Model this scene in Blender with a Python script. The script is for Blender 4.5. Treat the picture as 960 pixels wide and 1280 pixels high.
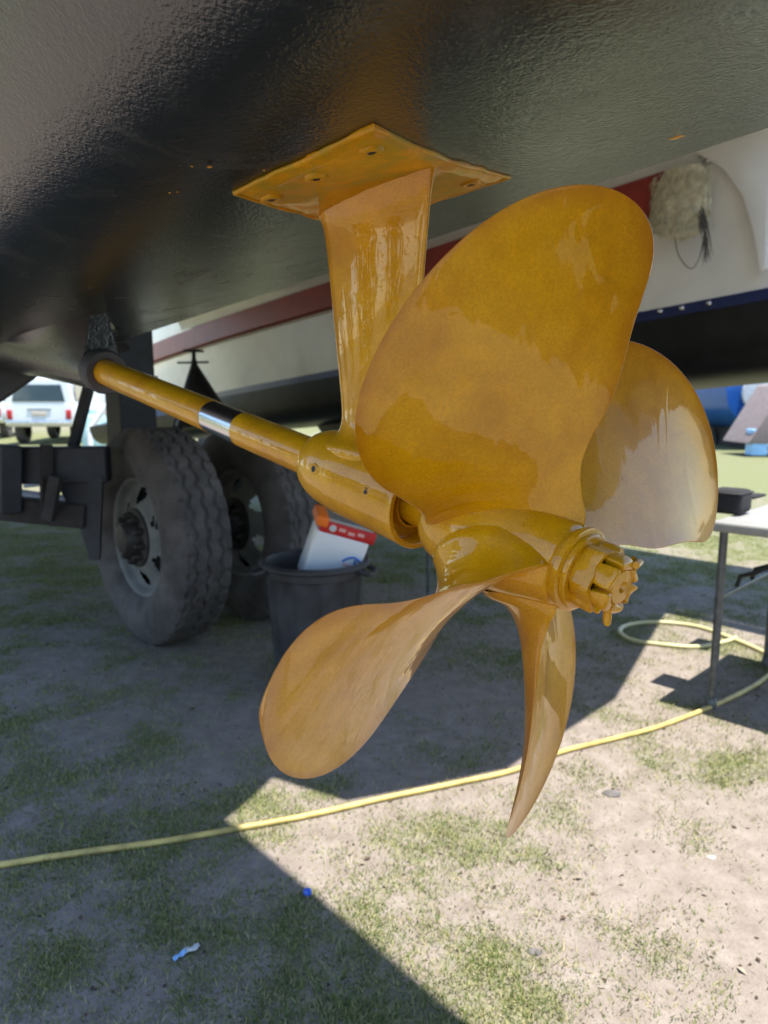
import bpy, bmesh, math, random
import numpy as np
from mathutils import Vector, Matrix, noise
random.seed(7); rng = np.random.default_rng(7)
for o in list(bpy.data.objects): bpy.data.objects.remove(o, do_unlink=True)
scene = bpy.context.scene
C = scene.collection
R = math.radians

# ------------------------------------------------------------------ camera
FPX = 900.0; PITCH = math.atan(140 / 900); CAMZ = 1.18
cp, sp_ = math.cos(PITCH), math.sin(PITCH)
cam = bpy.data.cameras.new('camera'); camo = bpy.data.objects.new('camera', cam); C.objects.link(camo)
cam.sensor_fit = 'VERTICAL'; cam.sensor_height = 36; cam.lens = FPX / 1280 * 36
cam.clip_start = 0.02; cam.clip_end = 3000
camo.location = (0, 0, CAMZ); camo.rotation_euler = (math.pi / 2 - PITCH, 0, 0)
cam.dof.use_dof = True; cam.dof.focus_distance = 0.72; cam.dof.aperture_fstop = cam.lens / 3.4
scene.camera = camo
# ------------------------------------------------------------------ sky, sun, exposure
SUNV = Vector((0.172, -0.105, 0.98)).normalized()
w = bpy.data.worlds.new('World'); scene.world = w; w.use_nodes = True
nt = w.node_tree; bg = nt.nodes['Background']
sky = nt.nodes.new('ShaderNodeTexSky'); sky.sky_type = 'NISHITA'; sky.sun_disc = False
sky.sun_elevation = math.asin(SUNV.z); sky.sun_rotation = math.atan2(SUNV.x, SUNV.y)
sky.air_density = 1.0; sky.dust_density = 0.3; sky.ozone_density = 1.5
nt.links.new(sky.outputs[0], bg.inputs[0]); bg.inputs[1].default_value = 0.15
sl = bpy.data.lights.new('sun', 'SUN'); sl.energy = 4.0; sl.angle = R(0.5); sl.color = (1, .95, .87)
so = bpy.data.objects.new('sun', sl); C.objects.link(so); so.location = (3, -2, 12)
so.rotation_euler = SUNV.to_track_quat('Z', 'Y').to_euler()
scene.view_settings.view_transform = 'Standard'; scene.view_settings.look = 'None'
scene.view_settings.gamma = 1; scene.view_settings.exposure = 1.5
scene.render.engine = 'CYCLES'
try:
    scene.cycles.max_bounces = 6; scene.cycles.diffuse_bounces = 3; scene.cycles.glossy_bounces = 4; scene.cycles.caustics_reflective = False; scene.cycles.caustics_refractive = False
except Exception: pass

# ------------------------------------------------------------------ helpers
def ray(x, y):
    cx, cy = (x - 480) / FPX, (640 - y) / FPX
    return Vector((cx, cp + sp_ * cy, -sp_ + cp * cy))
def c2w(c):           # camera (right, up, forward) -> world
    return Vector((c[0], c[2] * cp + c[1] * sp_, CAMZ - c[2] * sp_ + c[1] * cp))
def onz(x, y, z=0.0):
    d = ray(x, y); t = (z - CAMZ) / d.z
    return Vector((0, 0, CAMZ)) + d * t
def aty(x, y, Y):
    d = ray(x, y); return Vector((0, 0, CAMZ)) + d * (Y / d.y)
EF = Vector((-.6716, .7409, 0)); ES = Vector((.7409, .6716, 0))
def B(f, s, z): return EF * f + ES * s + Vector((0, 0, z))
def atS(x, y, s):
    d = ray(x, y); t = s / d.dot(ES); return Vector((0, 0, CAMZ)) + d * t

def tag(o, label=None, cat=None, group=None, kind=None):
    if label: o['label'] = label
    if cat: o['category'] = cat
    if group: o['group'] = group
    if kind: o['kind'] = kind
    return o
def empty(name, loc=(0, 0, 0)):
    o = bpy.data.objects.new(name, None); C.objects.link(o); o.location = loc; o.empty_display_size = .1
    return o
def link(name, me, mat, parent=None, smooth=True, keep=True):
    if smooth is True: me.polygons.foreach_set('use_smooth', [True] * len(me.polygons))
    o = bpy.data.objects.new(name, me); C.objects.link(o)
    if mat is not None: me.materials.append(mat)
    if parent is not None:
        o.parent = parent
        if keep:
            m = parent.matrix_basis if parent.data is None else Matrix.Identity(4)
            o.matrix_parent_inverse = m.inverted()
    return o
class MB:
    def __init__(s): s.v = []; s.f = []
    def add(s, vs, fs):
        n = len(s.v); s.v += [tuple(v) for v in vs]; s.f += [tuple(i + n for i in f) for f in fs]; return s
    def box(s, c, sx, sy, sz, ax=None):
        c = Vector(c); X, Y, Z = ax if ax else (Vector((1, 0, 0)), Vector((0, 1, 0)), Vector((0, 0, 1)))
        vs = [c + X * (a * sx / 2) + Y * (b * sy / 2) + Z * (d * sz / 2) for a in (-1, 1) for b in (-1, 1) for d in (-1, 1)]
        return s.add(vs, [(0, 1, 3, 2), (4, 6, 7, 5), (0, 4, 5, 1), (2, 3, 7, 6), (0, 2, 6, 4), (1, 5, 7, 3)])
    def bar(s, a, b, wd, ht, up=Vector((0, 0, 1))):
        a, b = Vector(a), Vector(b); d = (b - a); L = d.length; d.normalize()
        if abs(d.dot(up)) > .98: up = ES
        sd = d.cross(up).normalized(); u2 = sd.cross(d)
        return s.box((a + b) / 2, L, wd, ht, (d, sd, u2))
    def tube(s, pts, rad, n=12, cap=True):
        pts = [Vector(p) for p in pts]; m = len(pts)
        rr = rad if isinstance(rad, (list, tuple)) else [rad] * m
        vs = []; fs = []; prev = None
        for i, p in enumerate(pts):
            t = (pts[min(i + 1, m - 1)] - pts[max(i - 1, 0)]).normalized()
            if prev is None:
                a = Vector((0, 0, 1)) if abs(t.z) < .9 else Vector((1, 0, 0)); x = t.cross(a).normalized()
            else: x = (prev - t * prev.dot(t)).normalized()
            prev = x; y = t.cross(x)
            for k in range(n):
                an = 2 * math.pi * k / n; vs.append(p + (x * math.cos(an) + y * math.sin(an)) * rr[i])
        for i in range(m - 1):
            for k in range(n):
                k2 = (k + 1) % n; fs.append((i * n + k, i * n + k2, (i + 1) * n + k2, (i + 1) * n + k))
        if cap: fs.append(tuple(range(n - 1, -1, -1))); fs.append(tuple((m - 1) * n + k for k in range(n)))
        return s.add(vs, fs)
    def lathe(s, o, ax, prof, n=48, a0=0, a1=2 * math.pi, capends=False):
        o = Vector(o); ax = Vector(ax).normalized()
        a = Vector((0, 0, 1)) if abs(ax.z) < .9 else Vector((1, 0, 0)); x = ax.cross(a).normalized(); y = ax.cross(x)
        vs = []; fs = []
        for (h, r) in prof:
            for k in range(n):
                an = 2 * math.pi * k / n; vs.append(o + ax * h + (x * math.cos(an) + y * math.sin(an)) * r)
        for i in range(len(prof) - 1):
            for k in range(n):
                k2 = (k + 1) % n; fs.append((i * n + k, i * n + k2, (i + 1) * n + k2, (i + 1) * n + k))
        if capends:
            fs.append(tuple(range(n - 1, -1, -1))); fs.append(tuple((len(prof) - 1) * n + k for k in range(n)))
        return s.add(vs, fs)
    def grid(s, rows, close=False):
        n = len(rows[0]); vs = [p for r in rows for p in r]; fs = []
        for i in range(len(rows) - 1):
            for k in range(n if close else n - 1):
                k2 = (k + 1) % n; fs.append((i * n + k, i * n + k2, (i + 1) * n + k2, (i + 1) * n + k))
        return s.add(vs, fs)
    def ngon(s, vs): return s.add(vs, [tuple(range(len(vs)))])
    def prism(s, poly, d):
        d = Vector(d); n = len(poly); poly = [Vector(p) for p in poly]
        fs = [tuple(range(n)), tuple(range(2 * n - 1, n - 1, -1))] + [(i, i + n, (i + 1) % n + n, (i + 1) % n) for i in range(n)]
        return s.add(poly + [p + d for p in poly], fs)
    def build(s, name, mat, parent=None, smooth=True, bevel=0, seg=2, weld=False, angle=40):
        me = bpy.data.meshes.new(name); me.from_pydata(s.v, [], s.f); me.update()
        bm = bmesh.new(); bm.from_mesh(me)
        if weld: bmesh.ops.remove_doubles(bm, verts=bm.verts, dist=1e-5)
        bmesh.ops.recalc_face_normals(bm, faces=bm.faces)
        if bevel:
            es = [e for e in bm.edges if len(e.link_faces) == 2 and e.calc_face_angle(0) > R(30)]
            bmesh.ops.bevel(bm, geom=es, offset=bevel, segments=seg, affect='EDGES', profile=.6, clamp_overlap=True)
        bm.to_mesh(me); bm.free()
        o = link(name, me, mat, parent, smooth)
        if smooth and angle < 180:
            try: me.set_sharp_from_angle(angle=R(angle))
            except Exception: pass
        return o

# ------------------------------------------------------------------ materials
class NT:
    def __init__(s, name):
        s.m = bpy.data.materials.new(name); s.m.use_nodes = True; s.t = s.m.node_tree; s.b = s.t.nodes['Principled BSDF']
        s.tc = s.t.nodes.new('ShaderNodeTexCoord')
    def n(s, typ, **kw):
        nd = s.t.nodes.new(typ)
        for k, v in kw.items():
            if k in nd.inputs: nd.inputs[k].default_value = v
            else: setattr(nd, k, v)
        return nd
    def l(s, a, b): s.t.links.new(a, b)
    def noise(s, scale, detail=4, rough=.55, co='Object', dist=0, stretch=None):
        nd = s.n('ShaderNodeTexNoise', Scale=scale, Detail=detail, Roughness=rough, Distortion=dist)
        src = s.tc.outputs[co]
        if stretch:
            mp = s.n('ShaderNodeMapping'); mp.inputs['Scale'].default_value = stretch; s.l(src, mp.inputs[0]); src = mp.outputs[0]
        s.l(src, nd.inputs['Vector']); return nd.outputs['Fac']
    def ramp(s, fac, stops):
        r = s.n('ShaderNodeValToRGB'); s.l(fac, r.inputs[0]); el = r.color_ramp.elements
        while len(el) < len(stops): el.new(.5)
        for e, (p, c) in zip(el, stops): e.position = p; e.color = (*c, 1) if len(c) == 3 else c
        return r.outputs[0]
    def mix(s, fac, a, b, blend='MIX'):
        m = s.n('ShaderNodeMix', data_type='RGBA', blend_type=blend)
        for idx, val in ((0, fac), (6, a), (7, b)):
            if hasattr(val, 'is_output') or isinstance(val, bpy.types.NodeSocket): s.l(val, m.inputs[idx])
            else: m.inputs[idx].default_value = (*val, 1) if isinstance(val, tuple) and len(val) == 3 else val
        return m.outputs[2]
    def math(s, op, a, b=0.0):
        m = s.n('ShaderNodeMath', operation=op)
        for i, v in enumerate((a, b)):
            if isinstance(v, bpy.types.NodeSocket): s.l(v, m.inputs[i])
            else: m.inputs[i].default_value = v
        return m.outputs[0]
    def bump(s, h, strength=.3, dist=.01, prev=None):
        b = s.n('ShaderNodeBump'); b.inputs['Strength'].default_value = strength; b.inputs['Distance'].default_value = dist
        s.l(h, b.inputs['Height'])
        if prev is not None: s.l(prev, b.inputs['Normal'])
        return b.outputs[0]
    def set(s, **kw):
        for k, v in kw.items():
            k = k.replace('_', ' ')
            i = s.b.inputs[k]
            if isinstance(v, bpy.types.NodeSocket): s.l(v, i)
            else: i.default_value = (*v, 1) if isinstance(v, tuple) and len(v) == 3 and i.type == 'RGBA' else v
        return s
M = {}
def simple(name, col, rough=.5, metal=0.0, var=.12, scale=8, bump=0, bscale=60, coat=0):
    t = NT(name); nz = t.noise(scale, 3, .6)
    lo = tuple(c * (1 - var) for c in col); hi = tuple(min(1, c * (1 + var)) for c in col)
    t.set(Base_Color=t.ramp(nz, [(.3, lo), (.7, hi)]), Roughness=rough, Metallic=metal)
    if bump: t.set(Normal=t.bump(t.noise(bscale, 4), bump, .004))
    if coat: t.set(Coat_Weight=coat, Coat_Roughness=.08)
    M[name] = t.m; return t.m

def gold(name, dirty=0.0, drops=False, calm=1.0):
    t = NT(name)
    big = t.noise(9, 3, .62, dist=.4); fine = t.noise(420, 1, .7); mid = t.noise(38, 3, .65)
    c = t.ramp(big, [(.28, (.50, .212, .0006)), (.5, (.62, .290, .0008)), (.74, (.69, .350, .002))])
    c = t.mix(.35, c, t.ramp(fine, [(.3, (.62, .58, .5)), (.7, (1.25, 1.22, 1.15))]), 'MULTIPLY')
    c = t.mix(.35, c, t.ramp(mid, [(.3, (.7, .66, .6)), (.7, (1.15, 1.15, 1.15))]), 'MULTIPLY')
    at = t.n('ShaderNodeVertexColor', layer_name='rim')
    c = t.mix(t.math('MULTIPLY', at.outputs['Color'], t.ramp(t.noise(30, 4, .6), [(.3, (.35, .35, .35)), (.65, (.95, .95, .95))])), c, (.40, .135, .0008))
    if dirty:
        d = t.ramp(t.noise(22, 6, .7, dist=.8), [(.42, (0, 0, 0)), (.6, (1, 1, 1))])
        c = t.mix(t.math('MULTIPLY', d, dirty), c, (.36, .26, .015))
    t.set(Base_Color=c, Roughness=.5, Metallic=.0, Coat_Weight=.74, Coat_IOR=1.58)
    t.b.inputs['Specular IOR Level'].default_value = .15
    t.set(Coat_Roughness=.035)
    rip = t.noise(9, 2, .5, dist=.9, stretch=(1, 1, .55)); rip2 = t.noise(60, 2, .5, dist=.8, stretch=(1, 1, .28))
    nb = t.bump(rip, .075 * calm, .02); nb = t.bump(rip2, .022 * calm, .006, nb)
    runs = t.ramp(t.noise(34, 1, .5, dist=.5, stretch=(1, 1, .16)), [(.60, (0, 0, 0)), (.72, (1, 1, 1))])
    nb = t.bump(runs, .07 * calm, .004, nb)
    if drops: nb = t.bump(t.ramp(t.noise(170, 2, .5), [(.60, (0, 0, 0)), (.68, (1, 1, 1))]), .16, .003, nb)
    t.l(nb, t.b.inputs['Coat Normal'])
    t.set(Normal=t.bump(fine, .06, .001))
    M[name] = t.m
gold('gold_coat'); gold('gold_plate', .8, False, .3); M['gold_plate'].node_tree.nodes['Principled BSDF'].inputs['Coat Weight'].default_value = .3; M['gold_plate'].node_tree.nodes['Principled BSDF'].inputs['Coat Roughness'].default_value = .10; gold('gold_strut', .1, True, .16)

def antifoul():
    t = NT('antifoul'); st = t.noise(270, 2, .6); st2 = t.noise(85, 2, .55)
    c = t.ramp(t.noise(3.2, 3, .65), [(.3, (.0035, .0032, .0028)), (.7, (.008, .0072, .006))])
    scuff = t.ramp(t.noise(7, 4, .7, dist=1.6), [(.50, (0, 0, 0)), (.74, (1, 1, 1))])
    c = t.mix(t.math('MULTIPLY', scuff, .35), c, (.050, .046, .040))
    t.set(Base_Color=c, Roughness=t.math('ADD', t.ramp(t.noise(4, 4), [(.3, (.16, .16, .16)), (.7, (.25, .25, .25))]), t.math('MULTIPLY', scuff, .12)))
    t.b.inputs['Specular IOR Level'].default_value = .62; t.b.inputs['IOR'].default_value = 1.7
    t.set(Normal=t.bump(st, .36, .0020, t.bump(st2, .12, .0045))); M['antifoul'] = t.m
antifoul()
simple('gelcoat', (.78, .75, .67), .25, var=.10, scale=2.2, coat=.4); simple('tunnel_cream', (.60, .56, .47), .4, var=.08, scale=3)
simple('navy_vinyl', (.012, .022, .085), .3); simple('red_paint', (.30, .035, .025), .42, var=.2, scale=5)
simple('bottom_black', (.012, .012, .012), .42, var=.3, bump=.2, bscale=120)
M['bottom_black'].node_tree.nodes['Principled BSDF'].inputs['Specular IOR Level'].default_value = .22
simple('steel', (.62, .62, .64), .16, 1.0, var=.04); simple('seal_grey', (.045, .042, .045), .6)
simple('black_rubber', (.018, .018, .02), .7); simple('trailer_steel', (.020, .022, .028), .6, .1, var=.35, scale=12, bump=.15)
simple('trailer_rust', (.024, .020, .018), .8, var=.4, scale=14, bump=.3)
simple('pale_blue_pipe', (.42, .50, .62), .35); simple('tyre', (.078, .070, .066), .85, var=.4, scale=9, bump=.25, bscale=50)
simple('rim_grey', (.15, .155, .145), .75, var=.25, scale=9); simple('hub_grease', (.026, .022, .019), .6, var=.5, scale=30, bump=.8, bscale=45)
simple('bin_plastic', (.030, .031, .036), .55, var=.6, scale=7); simple('tin_white', (.80, .83, .87), .25, var=.02); simple('tin_red', (.55, .015, .02), .3)
simple('tin_orange', (.85, .17, .01), .4); simple('print_blue', (.02, .17, .55), .4); simple('print_pink', (.75, .38, .36), .4); simple('metal_dull', (.4, .4, .4), .4, .8)
simple('table_plastic', (.30, .30, .295), .5, var=.18, scale=6); simple('table_leg', (.11, .115, .12), .45, .4, var=.35, scale=30)
simple('black_cloth', (.014, .014, .017), .9); simple('hose_yellow', (.50, .38, .12), .5, var=.3, scale=14); simple('hose_pale', (.52, .47, .24), .5)
simple('scrap_blue', (.25, .48, .80), .5); simple('scrap_white', (.55, .57, .58), .5); simple('cap_blue', (.03, .12, .62), .4); simple('stone', (.12, .11, .105), .9, var=.3, scale=40)
simple('car_white', (.72, .74, .74), .25, coat=.6, var=.03); simple('car_glass', (.05, .08, .10), .08); simple('red_lamp', (.45, .02, .02), .25); simple('amber_lamp', (.6, .22, .03), .3)
simple('chrome', (.6, .6, .6), .25, .9); simple('sand_paint', (.55, .46, .36), .6); simple('fuzz', (.62, .56, .38), .95, var=.3, scale=30); simple('fuzz_dark', (.10, .09, .08), .95)
simple('blue_hull', (.012, .085, .33), .3); simple('post_grey', (.40, .40, .41), .5); simple('brown_tarp', (.22, .17, .16), .8)
simple('bark', (.12, .085, .06), .9, var=.4); simple('white_sheet', (.78, .78, .76), .5); simple('lid_teal', (.35, .55, .55), .5)

def leafmat(name, a, b, c):
    t = NT(name); g = t.n('ShaderNodeNewGeometry'); r = t.ramp(g.outputs['Random Per Island'], [(0, a), (.55, b), (1, c)])
    t.set(Base_Color=r, Roughness=.75); t.b.inputs['Specular IOR Level'].default_value = .2
    try: t.b.inputs['Transmission Weight'].default_value = 0
    except Exception: pass
    M[name] = t.m
leafmat('grass_blade', (.07, .115, .025), (.17, .20, .055), (.42, .37, .18))
leafmat('straw', (.22, .16, .09), (.36, .29, .17), (.46, .40, .26))
leafmat('leaf', (.03, .055, .012), (.06, .10, .02), (.13, .16, .03))

GN = 1.35
def cover(x, y):     # how grassy the ground is at a point, 0..1 (mirrors the material's patches loosely)
    return noise.noise(Vector((x * GN, y * GN, 3.1))) * .24 + noise.noise(Vector((x * 4.3, y * 4.3, 9.7))) * .36 + noise.noise(Vector((x * 11, y * 11, 1.7))) * .30
def bare(x, y): return .30 * max(0, min(1, (-1.0 - (x * .741 + y * .672) + 1.15) / .4)) * max(0, min(1, (7 - math.hypot(x, y)) / 2)) + .05 * max(0, min(1, x * .741 + y * .672 - .6)) + .17 * max(0, min(1, (x - .25) / .35)) * max(0, min(1, (2.35 - y) / .5)) + .10 * max(0, min(1, (2.3 - abs(y - 2.6) * 2) / 1.5)) * max(0, min(1, (.2 - x) / .3)) * .5  # bare strip on the port side is unseen, added to brighten the hull sheen
def ground_mat():
    t = NT('ground'); at = t.n('ShaderNodeVertexColor', layer_name='cover')
    grit = t.noise(150, 4, .7); mid = t.noise(14, 6, .65); big = t.noise(1.2, 4, .6)
    soil = t.ramp(mid, [(.25, (.185, .154, .129)), (.5, (.240, .204, .174)), (.75, (.298, .260, .228))])
    soil = t.mix(.4, soil, t.ramp(grit, [(.3, (.62, .6, .58)), (.7, (1.25, 1.25, 1.25))]), 'MULTIPLY')
    turf = t.ramp(t.noise(40, 5, .7), [(.28, (.070, .100, .035)), (.5, (.14, .155, .062)), (.75, (.28, .26, .13))])
    k = t.math('ADD', at.outputs['Color'], t.math('MULTIPLY', t.math('SUBTRACT', t.noise(26, 5, .7), .5), .9))
    fac = t.ramp(k, [(.38, (0, 0, 0)), (.70, (.9, .9, .9))])
    t.set(Base_Color=t.mix(fac, soil, turf), Roughness=.95); t.b.inputs['Specular IOR Level'].default_value = .15
    t.set(Normal=t.bump(grit, .5, .006, t.bump(mid, .5, .03))); M['ground'] = t.m
ground_mat()

# ------------------------------------------------------------------ ground
def zgr(x, y): return .012 * noise.noise(Vector((x * 1.6, y * 1.6, .3)))
def make_ground():
    xs = [-900, -300, -120, -60, -30, -16, -9] + list(np.arange(-5, 5.01, .06)) + [9, 16, 30, 60, 120, 300, 900]
    ys = [-900, -300, -120, -60, -30, -14, -7, -3, -1] + list(np.arange(.3, 9.01, .06)) + [12, 16, 22, 30, 45, 70, 120, 300, 1200]
    vs = [(x, y, zgr(x, y) if abs(x) < 6 and 0 < y < 9.5 else 0) for y in ys for x in xs]; n = len(xs)
    fs = [(j * n + i, j * n + i + 1, (j + 1) * n + i + 1, (j + 1) * n + i) for j in range(len(ys) - 1) for i in range(n - 1)]
    me = bpy.data.meshes.new('ground'); me.from_pydata(vs, [], fs)
    ca = me.color_attributes.new('cover', 'FLOAT_COLOR', 'POINT')
    for i, v in enumerate(vs):
        far = min(1, max(0, (math.hypot(v[0], v[1]) - (3.2 if v[0] * .741 + v[1] * .672 > .2 else 6.0)) / 3, (v[0] - 1.9 + .5 * noise.noise(Vector((v[0], v[1], 2)))) / .8 if v[1] < 1.5 else 0)); c = .44 + .75 * cover(v[0], v[1]) + .22 * far - bare(v[0], v[1]) * (1 - far)  # unseen turf at right added to darken the upper blade's reflection
        ca.data[i].color = (c, c, c, 1)
    o = link('ground', me, M['ground']); tag(o, 'dry sandy ground with patchy short grass under the boat', 'ground', kind='structure')
make_ground()

def blades(name, n, region, mat, hmin, hmax, label, thr, wid=.0013, lean=.7):
    vs = np.zeros((n * 3, 3)); k = 0; tries = 0
    while k < n and tries < n * 12:
        tries += 1
        y = region[2] + (region[3] - region[2]) * random.random() ** 1.35
        hw = region[1] * (y + .25); x = random.uniform(-hw, hw)
        if cover(x, y) * .75 + .44 - bare(x, y) + random.gauss(0, .16) < thr: continue
        a = random.uniform(0, 6.283); h = random.uniform(hmin, hmax); b = random.uniform(0, 6.283); ln = h * random.uniform(.2, lean) * 1.4
        sc = 1 + y * .12; z = zgr(x, y) if y < 9 else 0
        wx, wy = math.cos(a) * wid * sc, math.sin(a) * wid * sc
        vs[k * 3] = (x - wx, y - wy, z - .002); vs[k * 3 + 1] = (x + wx, y + wy, z - .002)
        vs[k * 3 + 2] = (x + math.cos(b) * ln, y + math.sin(b) * ln, z + h * (1 - .5 * random.random())); k += 1
    vs = vs[:k * 3]
    me = bpy.data.meshes.new(name); me.vertices.add(k * 3); me.vertices.foreach_set('co', vs.ravel())
    me.loops.add(k * 3); me.loops.foreach_set('vertex_index', np.arange(k * 3, dtype=np.int32)); me.polygons.add(k)
    me.polygons.foreach_set('loop_start', np.arange(0, k * 3, 3, dtype=np.int32)); me.update(calc_edges=True)
    o = link(name, me, mat, smooth=False); tag(o, label, 'grass', kind='stuff')
blades('grass', 190000, (0, .60, .95, 7.0), M['grass_blade'], .005, .022, 'short green and straw grass growing in patches on sand', .50)
blades('straw_litter', 26000, (0, .62, .9, 5), M['straw'], .001, .008, 'dry straw litter scattered flat over the sandy soil', .40, .0014, 3.2)

leafmat('litter', (.05, .035, .025), (.13, .09, .06), (.30, .26, .20))
def litter():
    rnd = random.Random(5); vs = []; fs = []
    for k in range(1500):
        y = .95 + 4 * rnd.random() ** 1.6; x = rnd.uniform(-.6, .6) * (y + .2); z = zgr(x, y) + .002; a = rnd.uniform(0, 6.283); l = rnd.uniform(.002, .008) * (1.8 if rnd.random() < .06 else 1); w_ = l * rnd.uniform(.25, .7)
        d = Vector((math.cos(a), math.sin(a), rnd.uniform(-.2, .2))); e = Vector((-d.y, d.x, rnd.uniform(-.3, .3))); p = Vector((x, y, z)); i = len(vs)
        vs += [p - d * l, p + e * w_ + Vector((0, 0, w_ * .8)), p + d * l, p - e * w_ + Vector((0, 0, w_ * .3)), p + Vector((0, 0, -.003))]; fs += [(i, i + 1, i + 2), (i, i + 2, i + 3), (i, i + 1, i + 4), (i + 1, i + 2, i + 4), (i + 2, i + 3, i + 4), (i + 3, i, i + 4)]
    o = MB().add(vs, fs).build('leaf_litter', M['litter'], None, smooth=False); tag(o, 'tiny dead leaf bits and grit scattered over the sand', 'litter', kind='stuff')
litter()

# ------------------------------------------------------------------ catamaran
TILT = -.07
def zt(f): return TILT * (f - .65)
boat = empty('catamaran', tuple(B(1, 2.5, 0)))
tag(boat, 'catamaran with black bottom paint and white topsides, filling the top of the picture', 'boat')
# profile of the near hull (s, z at f=.65) from the tunnel side round the bilge to the outer side
PB = [(1.0, 1.497), (.93, 1.482), (.8, 1.455), (.7, 1.436), (.6, 1.418), (.5, 1.404), (.42, 1.396), (.36, 1.395), (.29, 1.406), (.23, 1.441), (.18, 1.50), (.15, 1.575), (.135, 1.69), (.125, 1.81)]
def smooth_prof(P, n):
    P = np.array(P); d = np.r_[0, np.cumsum(np.hypot(*np.diff(P, axis=0).T))]; t = np.linspace(0, d[-1], n)
    q = np.stack([np.interp(t, d, P[:, 0]), np.interp(t, d, P[:, 1])], 1)
    for _ in range(6): q[1:-1] = .25 * q[:-2] + .5 * q[1:-1] + .25 * q[2:]
    return q
FS = list(np.arange(-.9, 3.01, .1)) + list(np.arange(3.3, 11.01, .5))
def narrow(f): return 1 - max(0, (f - 6) / 5.2) ** 2
def hullz(f, s):
    q = sorted(PB); return float(np.interp(s, [a for a, _ in q], [b for _, b in q])) + zt(f)
pr = smooth_prof(PB, 90)
hull = MB().grid([[B(f, .6 + (s - .6) * narrow(f), z + zt(f)) for s, z in pr] for f in FS]).build('hull', M['antifoul'], boat)
# transom, tunnel side and topsides of the near hull
def strip(name, mat, secs, parent): return MB().grid(secs).build(name, mat, parent)
strip('topside', M['gelcoat'], [[B(f, .6 + (s - .6) * narrow(f), z + zt(f)) for s, z in [(.125, 1.81), (.11, 2.1), (.10, 2.5), (.09, 3.0)]] for f in FS], hull)
strip('tunnel_side', M['antifoul'], [[B(f, .6 + (s - .6) * narrow(f), z + zt(f)) for s, z in [(1.0, 1.497), (1.012, 1.6), (1.02, 1.815)]] for f in FS], hull)
strip('tunnel_topside', M['gelcoat'], [[B(f, .6 + (s - .6) * narrow(f), z + zt(f)) for s, z in [(1.02, 1.815), (1.05, 2.3), (1.11, 3.0)]] for f in FS], hull)
MB().ngon([B(-.9, s, z + zt(-.9)) for s, z in pr] + [B(-.9, .09, 3.0), B(-.9, 1.11, 3.0)]).build('transom', M['gelcoat'], hull, smooth=False)
MB().prism([B(f, .6 + (s - .6) * narrow(f), 3.0 + zt(f)) for f, s in [(-.9, .09), (-.9, 1.11)] + [(f, 1.11) for f in FS[::4]] + [(f, .09) for f in FS[::-4]]], (0, 0, .05)).build('deck', M['gelcoat'], hull, smooth=False)
# far hull
def wl(f): return 1.74 - .085 * (f - 1.48)
def far_sec(f):
    k = narrow(f); w0 = wl(f)
    return [(4.45 + (s - 4.45) * k, z) for s, z in [(3.93, 2.62 + zt(f) * .6), (3.96, 2.3 + zt(f)), (3.985, w0 + .4), (4.0, w0)]]
FF = list(np.arange(.2, 3, .2)) + list(np.arange(3, 11.1, .5))
hull2 = MB().grid([[B(f, s, z) for s, z in [(4.0 + (4.45 - 4.0) * (1 - narrow(f)), wl(f) - .05), (4.01, wl(f) - .15), (4.03, wl(f) - .25), (4.06, wl(f) - .32), (4.11, wl(f) - .375), (4.18, wl(f) - .41), (4.3, wl(f) - .43), (4.45, wl(f) - .45), (4.75, wl(f) - .42), (4.9, wl(f) - .3), (4.98, wl(f))]] for f in FF]).build('hull', M['bottom_black'], boat)
strip('topside', M['gelcoat'], [[B(f, s, z) for s, z in far_sec(f)] for f in FF], hull2)
strip('outer_topside', M['gelcoat'], [[B(f, s, z) for s, z in [(4.98, wl(f)), (5.2, wl(f) + .6), (5.45, 3.05 + zt(f))]] for f in FF], hull2)
MB().grid([[B(f, 4.0 - .004 + (4.45 - 4.0) * (1 - narrow(f)), z) for z in (wl(f) + .006, wl(f) - .052)] for f in FF]).build('waterline_stripe', M['navy_vinyl'], hull2)
def redz(f): return 2.29 - .0795 * (f - 2.16)
rows = []
for f in np.arange(2.05, 11, .4):
    zc = redz(f); so_ = (4.45 - 3.95) * (1 - narrow(f))
    rows.append([B(f, 3.955 + so_, zc + .115), B(f, 3.90 + so_, zc + .105), B(f, 3.90 + so_, zc - .095), B(f, 3.975 + so_, zc - .11)])
MB().grid(rows).ngon(rows[0]).build('rubbing_strake', M['red_paint'], hull2, angle=30)
MB().grid([[B(f, s, z) for s, z in [(3.97 + .5 * (1 - narrow(f)), redz(f) - .112), (3.945 + .5 * (1 - narrow(f)), redz(f) - .114), (3.945 + .5 * (1 - narrow(f)), redz(f) - .126), (3.975 + .5 * (1 - narrow(f)), redz(f) - .13)]] for f in np.arange(2.05, 11, .5)]).build('strake_trim', M['sand_paint'], hull2)
MB().ngon([B(.2, s, z) for s, z in [(4.0, wl(.2)), (4.06, wl(.2) - .32), (4.18, wl(.2) - .41), (4.75, wl(.2) - .42), (4.98, wl(.2)), (5.45, 3.05), (3.93, 2.62)]]).build('transom', M['gelcoat'], hull2, smooth=False)
rows = []
for i in range(9):
    v = i / 8; z = 1.25 - .62 * v; fa, fb = 3.0 + .35 * v, 6.3 - .7 * v
    rows.append([B(fa + (fb - fa) * (1 - math.cos(math.pi * k / 16)) / 2 if k <= 16 else fa + (fb - fa) * (1 - math.cos(math.pi * (32 - k) / 16)) / 2, 4.45 + (.09 * math.sin(math.pi * (k % 16) / 16) * (1 if k < 16 else -1)), z) for k in range(32)])
MB().grid(rows, close=True).ngon(rows[-1]).build('keel', M['bottom_black'], hull2)
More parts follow.
